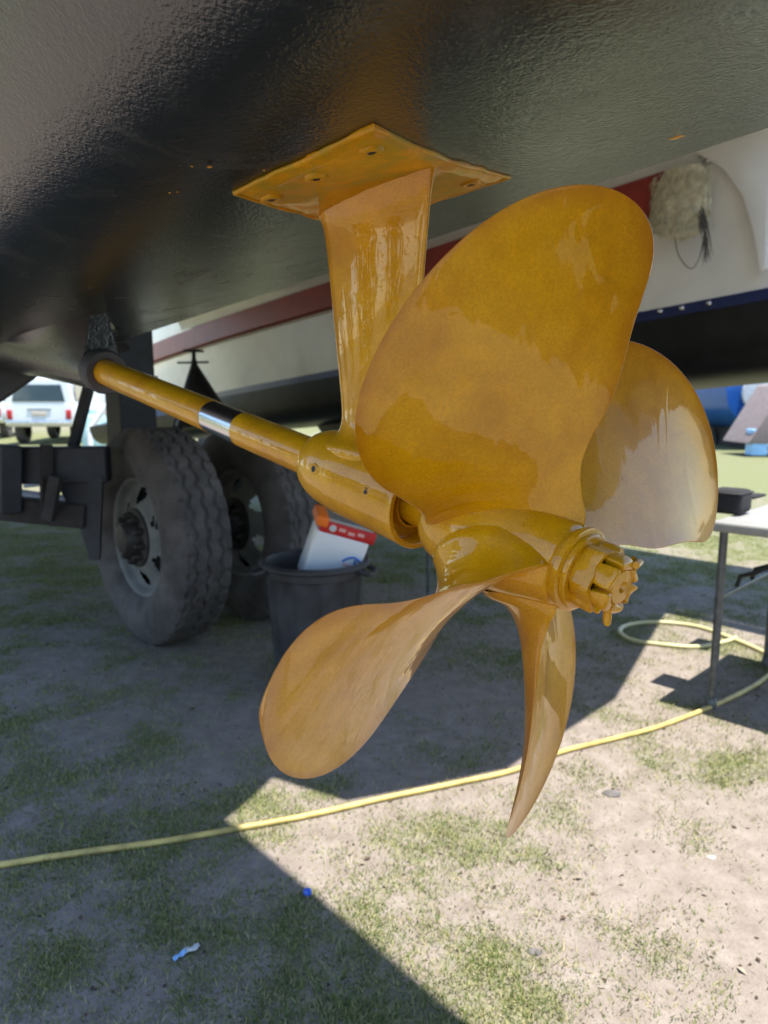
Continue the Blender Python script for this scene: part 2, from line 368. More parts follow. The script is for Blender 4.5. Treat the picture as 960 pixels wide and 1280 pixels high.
# small fittings along the waterline
for px, py in ((826, 389), (853, 385), (887, 379)):
    p = atS(px, py, 3.99); MB().lathe(p, -ES, [(-.01, .0), (-.01, .016), (.012, .013), (.018, .006), (.019, 0)], 12).build('fitting', M['chrome'], hull2)
p = atS(884, 195, 3.93); MB().lathe(p, -ES, [(-.02, .045), (.015, .04), (.025, .02), (.026, 0)], 16).build('vent_fitting', M['chrome'], hull2)
# bridge deck with its scalloped after edge
AE = [(1.2, 1.07), (1.25, 1.2), (1.31, 1.31), (1.05, 1.40), (.84, 1.9), (.90, 2.67), (1.33, 3.93), (1.4, 5.4)]
low = [B(f, s, 2.55 + zt(f) * .6) for f, s in AE] + [B(8.0, 5.4, 2.25), B(8.0, 1.03, 2.25)]
MB().prism(low, (0, 0, .3)).build('bridge_deck', M['tunnel_cream'], boat, smooth=False)
# cove fairing where the tunnel roof meets the far hull, ending in a curved gusset aft
rows = []
for f in np.arange(2.7, 8.01, .3):
    r0 = 2.5 + zt(f) * .6
    rows.append([B(f, 3.45 + .5 * math.sin(a), r0 - (r0 - redz(f) - .12) * (1 - math.cos(a))) for a in np.linspace(0, math.pi / 2, 8)])
MB().grid(rows).build('tunnel_fairing', M['gelcoat'], hull2)
g = [atS(x, y, 3.90) for x, y in ((868, 190), (905, 212), (928, 245), (941, 290), (950, 340), (958, 335), (962, 235), (990, 150), (870, 140))]
MB().prism(g, ES * .05).build('gusset', M['gelcoat'], hull2, bevel=.01)

# shaft line frame -------------------------------------------------
def axc(x):
    Z = 767.6 / (x + 380); y = 469.2 + .4165 * (x - 141.7)
    return ((x - 480) / FPX * Z, (640 - y) / FPX * Z, Z)
def AX(x): return c2w(axc(x))
U = (AX(775) - AX(300)).normalized()
uc = (np.array(axc(775)) - np.array(axc(300))); uc /= np.linalg.norm(uc)
e1c = np.array([0, 1, 0]) - uc[1] * uc; e1c /= np.linalg.norm(e1c)
e2c = np.array([uc[1] * e1c[2] - uc[2] * e1c[1], uc[2] * e1c[0] - uc[0] * e1c[2], uc[0] * e1c[1] - uc[1] * e1c[0]])
rot = lambda c: (c2w(c) - c2w((0, 0, 0)))
E1, E2 = rot(e1c), rot(e2c)
EXIT = AX(128)

# shaft bossing (faired into the hull forward of the shaft exit)
fx = EXIT.dot(EF); sx_ = EXIT.dot(ES); slope = -U.z / (-U.dot(EF)) if U.dot(EF) else 0
slope = U.z / U.dot(EF)
rows = []
for i in range(26):
    d = 1.5 * (i / 25) ** 1.3; f = fx + d; zc = EXIT.z + slope * d; r = .044 + .07 * d + .05 * d * d
    wt = min(.34, .014 + .60 * min(1, d / 1.1) ** 1.1); top = hullz(f, sx_) + .02
    row = []
    n = 9
    for k in range(n):       # port side going down
        q = 1 - k / n; row.append(B(f, sx_ - (r + (wt - r) * q ** 2.2 if wt > r else r * 1.0 - (r - wt) * q), zc + (top - zc) * q))
    for k in range(15):
        a = math.pi * k / 14; row.append(B(f, sx_ - r * math.cos(a), zc - r * math.sin(a)))
    for k in range(1, n + 1):
        q = k / n; row.append(B(f, sx_ + (r + (wt - r) * q ** 2.2 if wt > r else r - (r - wt) * q), zc + (top - zc) * q))
    rows.append(row)
MB().grid(rows).ngon(rows[0]).build('shaft_bossing', M['antifoul'], hull, angle=50)

# ------------------------------------------------------------------ shaft
sh = empty('propeller_shaft', tuple(EXIT))
tag(sh, 'long gold-coated propeller shaft with a bare steel band, running from hull to strut', 'shaft')
def seg(x0, x1, r, name, mat, n=40):
    a, b = AX(x0), AX(x1); L = (b - a).length
    return MB().lathe(a, U, [(0, 0), (0, r)] + [(L * k / 12, r) for k in range(1, 13)] + [(L, 0)], n).build(name, mat, sh, angle=60)
seg(110, 266, .0272, 'rod', M['gold_coat']); seg(265.5, 306, .0266, 'bare_band', M['steel']); seg(305.5, 640, .0272, 'rod', M['gold_coat'])
MB().lathe(EXIT - U * .01, U, [(0, .028), (0, .046), (.028, .046), (.034, .042), (.034, .0285), (0.0, .0275)], 48).build('seal_ring', M['seal_grey'], sh, angle=35)

# ------------------------------------------------------------------ strut
st = empty('shaft_strut', tuple(B(.62, .58, 1.41)))
tag(st, 'gold-coated shaft strut with bolted base plate under the black hull', 'strut')
def onhull(x, y, dz=0):
    d = ray(x, y); t = .3
    for _ in range(40):
        P = Vector((0, 0, CAMZ)) + d * t; h = hullz(P.dot(EF), P.dot(ES)) - dz; t += (h - P.z) / d.z * .7
    return Vector((0, 0, CAMZ)) + d * t
for (x, y, r_, e_) in ((262, 209, .0022, 1.8), (240, 208, .0012, 1.4), (212, 241, .0014, 1.5), (222, 240, .0010, 1.2), (846, 172, .0045, 2.2), (330, 213, .0012, 1.6)):
    P = onhull(x, y, .0012); MB().add([P + EF * (-math.cos(2 * math.pi * k / 12) * r_ * e_) + ES * (math.sin(2 * math.pi * k / 12) * r_ * (1 + .3 * math.sin(k * 2.1))) for k in range(12)] + [P + Vector((0, 0, -.0008))], [(k, (k + 1) % 12, 12) for k in range(12)]).build('paint_speck', M['gold_coat'], hull)
PO = .0042
pl = [onhull(*q, PO) for q in ((294, 245), (466, 164), (636, 225), (450, 284))]
pc = sum(pl, Vector()) / 4; pn = (pl[1] - pl[0]).cross(pl[3] - pl[0]).normalized(); pn = pn if pn.z < 0 else -pn
rows = []
NP = 22
for i in range(NP + 1):
    row = []
    for j in range(NP + 1):
        a, b = i / NP, j / NP
        p = (pl[0] * (1 - a) + pl[1] * a) * (1 - b) + (pl[3] * (1 - a) + pl[2] * a) * b
        p = Vector((p.x, p.y, hullz(p.dot(EF), p.dot(ES)) - PO)); ed = min(a, b, 1 - a, 1 - b); wob = .0016 * noise.noise(p * 60)
        p = p + pn * wob
        if ed < .001: p = p + (p - pc).normalized() * .005 * noise.noise(p * 55) - pn * .005
        row.append(p)
    rows.append(row)
plate = MB().grid(rows).build('base_plate', M['gold_plate'], st, angle=180)
# paint fillet round the plate
ring = []
for k in range(4):
    for i in range(14): ring.append(pl[k].lerp(pl[(k + 1) % 4], i / 14))
ring.append(ring[0])
ring = [Vector((p.x, p.y, hullz(p.dot(EF), p.dot(ES)) - .001)) for p in ring]
MB().tube([p + (p - pc).normalized() * .005 * noise.noise(p * 40) for p in ring], [.0022 + .0030 * abs(noise.noise(p * 30)) for p in ring], 8).build('paint_edge', M['gold_plate'], plate)
for q in ((464, 186), (395, 219), (339, 245), (588, 229)):
    d = ray(*q); P = Vector((0, 0, CAMZ)); t = (pl[0] - P).dot(pn) / d.dot(pn); P = P + d * t; P.z = hullz(P.dot(EF), P.dot(ES)) - PO
    MB().lathe(P + pn * .002, pn, [(-.004, .0125), (.0008, .0115), (.001, .0055), (-.004, .0045), (-.005, 0)], 20).build('countersink', M['gold_plate'], plate, angle=180)
    MB().lathe(P + pn * .0022, pn, [(0, .0042), (.0008, .0036), (.0004, 0)], 6).build('socket', M['black_rubber'], plate)
# strut blade: leading and trailing edge defined in depth on the strut's own plane (s ~ shaft line)
def onplane(x, y, p0, n):
    d = ray(x, y); O = Vector((0, 0, CAMZ)); return O + d * ((p0 - O).dot(n) / d.dot(n))
pm = (AX(432) + AX(520)) / 2
top_fwd = onplane(405, 268, pl[0], pn); top_aft = onplane(541, 207, pl[0], pn)
bot_fwd = AX(437); bot_aft = AX(507)
rows = []
NS = 60
for i in range(NS + 1):
    v = i / NS
    # leading edge in the image, eased into the barrel
    fw = top_fwd.lerp(bot_fwd, v); af = top_aft.lerp(bot_aft, v)
    ch = (af - fw); L = ch.length; cd = ch.normalized(); td = cd.cross(Vector((0, 0, 1))).normalized()
    fl = math.exp(-v / .05) * .018 + math.exp(-max(0, .87 - v) / .045) * .030      # flare into plate and barrel
    exf = .014 * math.exp(-v / .03) + .05 * math.exp(-max(0, .88 - v) / .035)
    fw = fw - cd * exf * .8; af = af + cd * exf * .3; L = (af - fw).length
    row = []
    m = 22
    for k in range(2 * m):
        if k < m: xi = (1 - math.cos(math.pi * k / m)) / 2; sg = 1
        else: xi = (1 + math.cos(math.pi * (k - m) / m)) / 2; sg = -1
        th = .016 * (2.6 * (math.sqrt(max(xi, 0)) * .62 - .28 * xi - .34 * xi * xi)) + .003 * math.sin(math.pi * xi)
        th = max(th, .0015 if 0 < xi < 1 else 0) + fl * math.sin(math.pi * xi) ** .5
        row.append(fw + cd * (xi * L) + td * sg * th)
    rows.append(row)
MB().grid(rows, close=True).build('strut_arm', M['gold_strut'], st, angle=180)
a, b = AX(397), AX(530); L = (b - a).length
prof = [(0, .026), (.0, .032), (.003, .037), (.012, .0435), (.026, .0485), (.045, .0520), (.07, .0535)] + [(L * k / 8, .0545) for k in range(3, 8)] + [(L - .006, .0550), (L - .001, .0548), (L, .0540), (L, .049), (L - .002, .0475), (L - .022, .0455), (L - .024, .034), (L - .012, .032), (L - .012, .0295), (L - .05, .0285)]
barrel = MB().lathe(a, U, prof, 64).build('barrel', M['gold_coat'], st, angle=35)
for x, y in ((392, 586), (457.5, 613.5)):
    # grub-screw holes on the camera side of the barrel
    d = ray(x, y); O = Vector((0, 0, CAMZ)); w0 = O - a
    dd = d - U * d.dot(U); ww = w0 - U * w0.dot(U); A_ = dd.dot(dd); B_ = 2 * dd.dot(ww); C_ = ww.dot(ww) - .0542 ** 2
    t = (-B_ - math.sqrt(max(0, B_ * B_ - 4 * A_ * C_))) / (2 * A_); P = O + d * t; nn = P - a; nn = (nn - U * nn.dot(U)).normalized()
    MB().lathe(P, nn, [(-.002, .0075), (.0006, .0062), (.0006, .0042), (-.002, .0040)], 18).build('hole_rim', M['gold_coat'], barrel, angle=180)
    MB().lathe(P, nn, [(.0002, .0040), (.0003, 0)], 14).build('hole', M['black_rubber'], barrel)

# ------------------------------------------------------------------ propeller
Q = dict(R=.3391, xh=671.2, phi=.4278, P=[.541, .5445, .6568, .5671], rk1=.0264, rk2=-.0163, sk=[-.115, -.1417, -.119, .0897], ch=[.51, .495, .696, .8322, .9287, .9747])
RK = np.array([.15, .3, .48, .66, .84, 1.0]); SKK = np.array([.15, .45, .75, 1.0])
_spc = {}
def spl(x, xk, yk):
    key = (tuple(xk), tuple(yk))
    if key not in _spc:
        X = np.array(xk, float); Y = np.array(yk, float); n = len(X); h = np.diff(X); A_ = np.eye(n); r_ = np.zeros(n)
        for i in range(1, n - 1):
            A_[i, i - 1] = h[i - 1]; A_[i, i] = 2 * (h[i - 1] + h[i]); A_[i, i + 1] = h[i]; r_[i] = 6 * ((Y[i + 1] - Y[i]) / h[i] - (Y[i] - Y[i - 1]) / h[i - 1])
        _spc[key] = (X, Y, h, np.linalg.solve(A_, r_))
    X, Y, h, m = _spc[key]; i = int(np.clip(np.searchsorted(X, x) - 1, 0, len(X) - 2)); d = x - X[i]
    return float(Y[i] + d * ((Y[i + 1] - Y[i]) / h[i] - h[i] * (2 * m[i] + m[i + 1]) / 6) + d * d * m[i] / 2 + d ** 3 * (m[i + 1] - m[i]) / (6 * h[i]))
def chord(r): return max(0, spl(max(r, .15), RK, Q['ch'])) * math.sqrt(max(0, 1 - r ** 7))
HUBC = AX(Q['xh'])
def hub_r(h):  # hub radius along U measured from HUBC
    return float(np.interp(h, [-.105, -.095, -.07, 0, .05, .07], [.036, .044, .050, .0475, .041, .039]))
def blade_pt(r, xi, ang):
    Rr = Q['R']; rr = r * Rr; Pt = spl(max(r, .15), [.15, .35, .6, 1.0], Q['P']); th = math.atan(Pt / (2 * math.pi * rr))
    s = spl(max(r, .15), SKK, Q['sk']) * Rr + xi * chord(r) * Rr
    a = ang - s * math.cos(th) / rr; ax = s * math.sin(th) + Q['rk1'] * (r - .15) + Q['rk2'] * (r - .15) ** 2
    return HUBC + U * ax + E1 * (rr * math.sin(a)) + E2 * (rr * math.cos(a))
prop = empty('propeller', tuple(HUBC))
tag(prop, 'large four-bladed propeller with glossy translucent gold coating', 'propeller')
def make_blade(ang, sub):
    rs = list(np.linspace(.105, .2, 9)) + list(np.linspace(.22, .9, 34)) + [1 - .1 * (1 - t) ** 2 for t in np.linspace(.07, .995, 20)]
    NX = 30; xis = [-.5 * math.cos(math.pi * k / NX) for k in range(NX + 1)]
    mid = [[blade_pt(r, x, ang) for x in xis] for r in rs]
    front = []; back = []
    for i, r in enumerate(rs):
        fr = []; bk = []
        c = chord(r) * Q['R']; rr = r * Q['R']
        tm = .030 * (1 - r) ** 1.25 + .0065 + .026 * math.exp(-max(0, rr - .05) / .017)
        for k, x in enumerate(xis):
            i0, i1 = max(i - 1, 0), min(i + 1, len(rs) - 1); k0, k1 = max(k - 1, 0), min(k + 1, NX)
            nrm = (mid[i1][k] - mid[i0][k]).cross(mid[i][k1] - mid[i][k0])
            nrm = nrm.normalized() if nrm.length > 1e-12 else U
            if nrm.dot(U) < 0: nrm = -nrm
            e = max(0, 1 - (2 * x) ** 2)
            th = tm * (.16 * e ** .5 + .84 * e ** .85) * min(1, c / .05 + .15)
            cam_ = .018 * e * c * 1.3
            fr.append(mid[i][k] + nrm * (.18 * th - cam_)); bk.append(mid[i][k] - nrm * (.82 * th + cam_))
        front.append(fr); back.append(bk)
    rows = [f + b[::-1][1:-1] for f, b in zip(front, back)]
    mb = MB().grid(rows, close=True); mb.ngon(rows[-1])
    o = mb.build('blade', M['gold_coat'], prop, angle=180); ca = o.data.color_attributes.new('rim', 'FLOAT_COLOR', 'POINT'); n = len(rows[0])
    for i, r in enumerate(rs):
        for k in range(n):
            x = xis[k] if k <= NX else xis[2 * NX - k]; dm = min((.5 - abs(x)) * chord(r), 1 - r) * Q['R']
            q = max(0, 1 - dm / .021) * min(1, max(0, (r - .3) / .2)); ca.data[i * n + k].color = (q, q, q, 1)
    return o
for nm, base, off in (('A', 90, 0), ('B', 0, .0087), ('C', 180, -.0182), ('D', -90, -.0321)):
    make_blade(R(base) + Q['phi'] + off, nm)
hp = [(-.132, .0255), (-.132, .038), (-.128, .045), (-.119, .0505), (-.095, .0560), (-.065, .0585), (-.03, .0565), (.0, .0515), (.022, .0465), (.038, .0430), (.0405, .0415), (.042, .039), (.046, .039), (.0475, .0425), (.053, .0425), (.0545, .039), (.0545, .02)]
MB().lathe(HUBC, U, hp, 64).build('hub', M['gold_coat'], prop, angle=50)
# castellated nut: washer, hex, slotted crown, shaft stub with cotter pin
NB = HUBC + U * .0535
nut = MB().lathe(NB, U, [(0, .02), (0, .0365), (.0015, .038), (.005, .038), (.0065, .0365), (.0065, .02)], 48).build('washer', M['gold_coat'], prop, angle=35)
xa = U.cross(Vector((0, 0, 1))).normalized(); ya = U.cross(xa)
rows = []
for h, rr in ((.006, .031), (.0065, .0328), (.009, .0338), (.026, .0338), (.0285, .0328), (.029, .029)):
    row = []
    for k in range(72):
        an = 2 * math.pi * k / 72 + .25; hx = rr * .9 / max(abs(math.cos(((an % (math.pi / 3)) - math.pi / 6))), .01); row.append(NB + U * h + (xa * math.cos(an) + ya * math.sin(an)) * min(hx, rr * 1.02))
    rows.append(row)
hexo = MB().grid(rows, close=True).build('nut', M['gold_coat'], prop, angle=28)
cb = MB()
for k in range(6):
    a0 = 2 * math.pi * k / 6 + .12; a1 = a0 + 2 * math.pi / 6 * .80; ring = []
    for (h, r_) in ((.027, .017), (.027, .0285), (.0415, .0280), (.045, .0255), (.045, .0195), (.042, .017)):
        ring.append([NB + U * h + (xa * math.cos(t) + ya * math.sin(t)) * r_ for t in np.linspace(a0, a1, 7)])
    ring.append(ring[0]); cb.grid(ring); cb.ngon([r[0] for r in ring[:-1]]); cb.ngon([r[-1] for r in ring[:-1]])
cb.build('castellation', M['gold_coat'], hexo, weld=True, bevel=.0042, seg=3, angle=80)
def lumpy(o, amp, sc):
    for v in o.data.vertices: v.co += Vector((noise.noise(v.co * sc), noise.noise(v.co * sc + Vector((7, 3, 1))), noise.noise(v.co * sc + Vector((1, 9, 4))))) * amp
    return o
for o in list(hexo.children) + [hexo]: lumpy(o, .0030, 80)
MB().lathe(NB, U, [(.026, .0185), (.041, .0185), (.044, .0165), (.0445, .006), (.040, .004), (.040, 0)], 32).build('thread_end', M['gold_coat'], prop, angle=40)
pin0 = NB + U * .037 + xa * .034 * math.cos(.7) + ya * .034 * math.sin(.7); pin1 = NB + U * .037 - xa * .034 * math.cos(.7) - ya * .034 * math.sin(.7)
MB().tube([pin0, pin0.lerp(pin1, .5), pin1, pin1 + U * .008 + xa * .006, pin1 + U * .011 + xa * .018], .0035, 8).build('cotter_pin', M['gold_coat'], prop)
lo = NB + U * .03 + Vector((0, 0, -.034)); MB().lathe(lo, (0, 0, -1), [(-.006, .004), (.002, .0042), (.006, .0036), (.0085, .002), (.009, 0)], 12).build('drip', M['gold_coat'], prop)

# ------------------------------------------------------------------ trailer
tr = empty('boat_trailer', tuple(B(3.3, 1.5, 0))); tag(tr, 'dark steel boat trailer with big lorry wheels under the hull', 'trailer')
WR = .525
def tyre_mesh():
    NA, rows = 216, []
    prof = [(-.095, .285), (-.118, .30), (-.140, .335), (-.152, .385), (-.150, .43), (-.138, .468), (-.124, .494)]
    tread = list(np.linspace(-.115, .115, 29)); allp = prof + [(x, None) for x in tread] + [(-x, r) for x, r in prof[::-1]]
    for x, r in allp:
        row = []
        for k in range(NA):
            a = 2 * math.pi * k / NA; rr = r
            if r is None:
                rr = WR - .10 * x * x * 6 * .12 - (.008 if abs(x) > .11 else 0)
                zz = .010 * (abs(((k % 6) / 6) * 2 - 1) * 2 - 1)
                for gx in (-.063, 0, .063):
                    if abs(x - gx - zz) < .0052: rr -= .012
                if abs(x) > .088 and (k % 6) < 2: rr -= .010
                if .02 < abs(x) < .045 and (k % 6) == 3: rr -= .006
            row.append(Vector((x, math.cos(a) * rr, math.sin(a) * rr)))
        rows.append(row)
    return MB().grid(rows, close=True)
def rim_mesh():
    mb = MB(); NA = 120
    prof = [(-.095, .292), (-.102, .288), (-.098, .276), (-.07, .270), (-.045, .262), (-.035, .25)] + [(-.035 + .0 * k, .25 - .02 * k) for k in range(1, 4)] + [(-.045, .175), (-.062, .16), (-.070, .145), (-.070, .12)]
    rs = [(-.095, .292), (-.102, .288), (-.098, .276), (-.085, .268), (-.068, .262), (-.058, .25), (-.058, .24), (-.062, .225), (-.068, .21), (-.076, .195), (-.086, .18), (-.096, .165), (-.103, .15), (-.108, .13), (-.108, .10)]
    vs = []; fs = []
    for x, r in rs:
        for k in range(NA):
            a = 2 * math.pi * k / NA; vs.append(Vector((x, math.cos(a) * r, math.sin(a) * r)))
    for i in range(len(rs) - 1):
        for k in range(NA):
            rc = (rs[i][1] + rs[i + 1][1]) / 2; ac = 2 * math.pi * (k + .5) / NA; hole = False
            for h in range(6):
                ha = 2 * math.pi * h / 6 + .35; da = (ac - ha + math.pi) % (2 * math.pi) - math.pi
                if (da * .21 / .046) ** 2 + ((rc - .205) / .036) ** 2 < 1: hole = True
            if not hole: k2 = (k + 1) % NA; fs.append((i * NA + k, i * NA + k2, (i + 1) * NA + k2, (i + 1) * NA + k))
    return mb.add(vs, fs)
def hub_mesh():
    mb = MB().lathe((0, 0, 0), (-1, 0, 0), [(.09, .145), (.115, .142), (.12, .13), (.122, .09), (.15, .085), (.165, .075), (.182, .068), (.188, .05), (.188, 0)], 40)
    for k in range(10):
        a = 2 * math.pi * k / 10; mb.lathe((-.11, math.cos(a) * .112, math.sin(a) * .108), (-1, 0, 0), [(0, .019), (.03, .018), (.045, .011), (.052, .009), (.052, 0)], 6)
    return mb
wm = empty('wheel'); wm.parent = tr
ty = tyre_mesh().build('tyre', M['tyre'], wm, angle=30); rm = rim_mesh().build('rim', M['rim_grey'], wm, angle=50); hb = hub_mesh().build('hub', M['hub_grease'], wm, angle=40)
for o in (ty, rm, hb): o.matrix_parent_inverse = Matrix.Identity(4)
MB().lathe((0, 0, 0), (1, 0, 0), [(.0, .25), (.06, .255), (.095, .288)], 48).build('drum', M['trailer_steel'], wm).matrix_parent_inverse = Matrix.Identity(4)
yaw = math.atan2(ES.y, ES.x)
def place_wheel(o, px, py_bottom, roll):
    g_ = onz(px, py_bottom); o.location = (g_.x - tr.location.x, g_.y - tr.location.y, WR - tr.location.z); o.rotation_euler = (roll, 0, yaw)
place_wheel(wm, 203, 797, .2)
W1 = Vector(wm.location) + tr.location
def copy_tree(o, parent):
    c = o.copy(); C.objects.link(c); c.parent = parent
    for ch_ in list(o.children): copy_tree(ch_, c)
    return c
w2 = copy_tree(wm, tr); p2 = W1 + ES * .56 + EF * .03; w2.location = p2 - tr.location; w2.rotation_euler = (1.1, 0, yaw)
def beam(name, a, b, wd, ht, mat='trailer_steel', bev=.006): return MB().bar(a, b, wd, ht).build(name, M[mat], tr, bevel=bev, seg=1, angle=35)
beam('axle', W1 + ES * .06, W1 + ES * .9, .09, .09)
wf = W1.dot(EF); ws = W1.dot(ES)
yp = wf - .02
# upright post carrying the hull
pp = aty(166, 556, 4.15); beam('post', Vector((pp.x, pp.y, .62)), Vector((pp.x, pp.y, 1.60)), .21, .21)
beam('post_cap', Vector((pp.x, pp.y, 1.30)), Vector((pp.x, pp.y, 1.315)), .24, .24)
q0, q1 = aty(-40, 582, 3.25), aty(136, 580, 3.35); beam('cross_beam', q0, q1, .12, .165)
beam('gusset', aty(96, 600, 3.3), aty(96, 676, 3.34), .13, .03) if False else None
MB().prism([aty(x, y, 3.28) for x, y in ((66, 596), (128, 596), (124, 700), (112, 700), (100, 660))], Vector((0, .02, 0))).build('gusset', M['trailer_steel'], tr, smooth=False)
beam('lower_beam', aty(-60, 628, 3.2), aty(108, 645, 3.3), .08, .11, 'trailer_rust'); beam('upright', aty(58, 556, 3.22), aty(58, 640, 3.22), .03, .05, 'trailer_rust', .003)
beam('upright', aty(10, 556, 3.2), aty(10, 640, 3.2), .11, .09)
beam('brace', aty(112, 480, 3.45), aty(90, 565, 3.45), .05, .045)
beam('brace', aty(60, 650, 3.18), aty(70, 595, 3.18), .04, .05, 'trailer_rust', .003)
MB().tube([aty(-20, 610, 3.6), aty(82, 624, 3.7)], .02, 12).build('pale_tube', M['pale_blue_pipe'], tr)  # plain pale blue tubes set behind the trailer beams
MB().tube([aty(30, 606, 3.9), aty(80, 600, 3.95)], .018, 12).build('pale_tube', M['pale_blue_pipe'], tr)
kp = aty(-20, 480, 2.05); MB().prism([aty(x, y, 2.05) for x, y in ((-150, 440), (56, 450), (50, 466), (0, 501), (-150, 590))], Vector((-.12, .25, 0))).build('keel_pad', M['black_rubber'], tr, bevel=.01, seg=2)
beam('pad_post', aty(-60, 520, 2.15), aty(-60, 700, 2.15), .1, .1)
beam('hanger', aty(40, 597, 3.5), aty(40, 700, 3.5), .01, .01) if False else None

# ------------------------------------------------------------------ bin and tin
bc = onz(396, 850); bc = Vector((bc.x, bc.y, 0)); bn = empty('rubbish_bin', tuple(bc)); tag(bn, 'black ribbed plastic bin beside the inner lorry wheel', 'bin')
rows = []; NB_ = 96
for z, r in ((.0, .165), (.01, .17), (.08, .175), (.40, .197), (.47, .203), (.475, .211), (.52, .214)):
    row = []
    for k in range(NB_):
        a = 2 * math.pi * k / NB_; rr = r - (.012 if (k % 8) < 3 and .03 < z < .44 else 0); row.append(bc + Vector((math.cos(a) * rr, math.sin(a) * rr, z)))
    rows.append(row)
MB().grid(rows, close=True).ngon(rows[0]).build('body', M['bin_plastic'], bn, angle=40)
MB().lathe(bc, (0, 0, 1), [(.505, .205), (.505, .222), (.512, .229), (.522, .229), (.530, .222), (.530, .204), (.52, .20), (.4, .19), (.06, .165), (.06, 0)], 64).build('rim', M['bin_plastic'], bn, angle=40)
for sg in (-1, 1):
    ha = Vector((.95 * sg, -.3, 0)).normalized(); hb_ = Vector((-ha.y, ha.x, 0))
    MB().tube([bc + ha * .215 + hb_ * .05 + Vector((0, 0, .5)), bc + ha * .25 + hb_ * .045 + Vector((0, 0, .49)), bc + ha * .257 + Vector((0, 0, .485)), bc + ha * .25 - hb_ * .045 + Vector((0, 0, .49)), bc + ha * .215 - hb_ * .05 + Vector((0, 0, .5))], .011, 8).build('handle', M['bin_plastic'], bn)
# paint tin leaning in the bin
tz = Vector((math.sin(R(20)), -.12, math.cos(R(20)))).normalized(); tx = Vector((math.cos(R(20)), .25, -math.sin(R(20)))); tx = (tx - tz * tx.dot(tz)).normalized(); tyv = tz.cross(tx)
t0 = aty(399, 740, bc.y + .045); tin = empty('paint_tin', tuple(t0)); tag(tin, 'white and red rectangular paint tin tilted in the black bin', 'tin')
def tb(c, sx, sy, sz, name, mat, par, bev=.006): return MB().box(t0 + tx * c[0] + tyv * c[1] + tz * c[2], sx, sy, sz, (tx, tyv, tz)).build(name, M[mat], par, bevel=bev, seg=3, angle=40)
body = tb((0, 0, .175), .225, .15, .235, 'body', 'tin_white', tin, .012)
tb((.012, 0, .313), .237, .152, .052, 'top_band', 'tin_red', tin, .01)
tb((-.105, -.01, .333), .05, .154, .04, 'corner_tab', 'tin_orange', tin, .008)
tb((0, 0, .343), .225, .142, .012, 'lid', 'metal_dull', tin, .004)
MB().lathe(t0 + tx * .05 + tz * .349, tz, [(0, .02), (.018, .02), (.02, .015), (.02, 0)], 20).build('cap', M['lid_teal'], tin)
fy = -.0765
def face(u_, v_, off=0): return t0 + tx * u_ + tyv * (fy - off) + tz * v_
arc = [(.005 + .062 * (t - 0) + 0, .165 + .055 * math.sin(math.pi * min(1, t * 1.15)) ** .7) for t in np.linspace(0, 1, 18)]
MB().tube([face(.028 + .075 * t, .175 + .042 * math.sin(math.pi * (.08 + .72 * t)) ** .8) for t in np.linspace(0, 1, 16)], .0045, 8).build('logo_arc', M['print_blue'], body)
MB().tube([face(.078, .208), face(.082, .185)], .005, 6).build('logo_mark', M['print_blue'], body)
for k in range(3): MB().box(face(.06, .178 - .014 * k), .05 - .008 * k, .002, .008, (tx, tyv, tz)).build('print_line', M['print_pink'], body, smooth=False)
MB().lathe(t0 + tx * -.055 + tyv * -.0765 + tz * .315, -tyv, [(0, .015), (.002, .014), (.002, 0)], 16).build('seal', M['scrap_white'], tin)
for k in range(3): MB().box(t0 + tx * (-.015 + .04 * k) + tyv * -.0768 + tz * (.318 - .006 * (k % 2)), .028, .002, .014, (tx, tyv, tz)).build('print_line', M['print_pink'], tin, smooth=False)

# ------------------------------------------------------------------ folding table
LA, LB = onz(889, 884), onz(958, 831); tb_ = empty('folding_table', (LA.x, LA.y, 0)); tag(tb_, 'grey-white folding table with dark tube legs at the right edge', 'table')
te = (LB - LA); te.z = 0; te.normalize(); tl = Vector((te.y, -te.x, 0))
c0 = LA - te * .05 - tl * .03
TZ = .735
tpl = [c0, c0 + te * .76, c0 + te * .76 + tl * 1.8, c0 + tl * 1.8]
MB().prism([p + Vector((0, 0, TZ - .038)) for p in tpl], (0, 0, .04)).build('table_top', M['table_plastic'], tb_, bevel=.012, seg=3)
for base in (LA, LB, LA + tl * 1.6, LB + tl * 1.6):
    MB().tube([Vector((base.x, base.y, .0)), Vector((base.x, base.y, TZ - .03))], .0155, 14).lathe((base.x, base.y, 0), (0, 0, 1), [(0, .020), (.035, .020), (.04, .016)], 14).build('leg', M['table_leg'], tb_)
for o_ in (Vector(), tl * 1.6): MB().tube([LA + o_ + Vector((0, 0, .44)), LB + o_ + Vector((0, 0, .44))], .0105, 12).build('crossbar', M['table_leg'], tb_)
for kk in (.28, .55):
    p = LA + te * kk * (LB - LA).length + Vector((0, 0, .45))
    MB().tube([p, p + Vector((-.01, 0, .045)) + tl * .02, p + tl * .09 + Vector((-.03, 0, .07)), p + tl * .35 + Vector((0, 0, .24))], .009, 8).build('stay', M['black_rubber'], tb_)
bp = onz(905, 643, TZ + .003); bx = empty('black_pouch', tuple(bp)); tag(bx, 'small black padded case lying on the folding table corner', 'case')
MB().box(bp + te * .05 + Vector((0, 0, .05)), .14, .13, .095, (te, tl, Vector((0, 0, 1)))).build('body', M['black_cloth'], bx, bevel=.028, seg=4)
MB().box(bp + te * .05 + Vector((0, 0, .085)), .142, .132, .006, (te, tl, Vector((0, 0, 1)))).build('zip', M['black_rubber'], bx, bevel=.002, seg=1)
sp2 = onz(936, 621, TZ + .003)
o = MB().box(sp2 + Vector((0, 0, .006)), .16, .10, .012, (te, tl, Vector((0, 0, 1)))).build('dark_tray', M['black_cloth'], None, bevel=.004); tag(o, 'flat dark tray behind the black case on the table', 'tray')
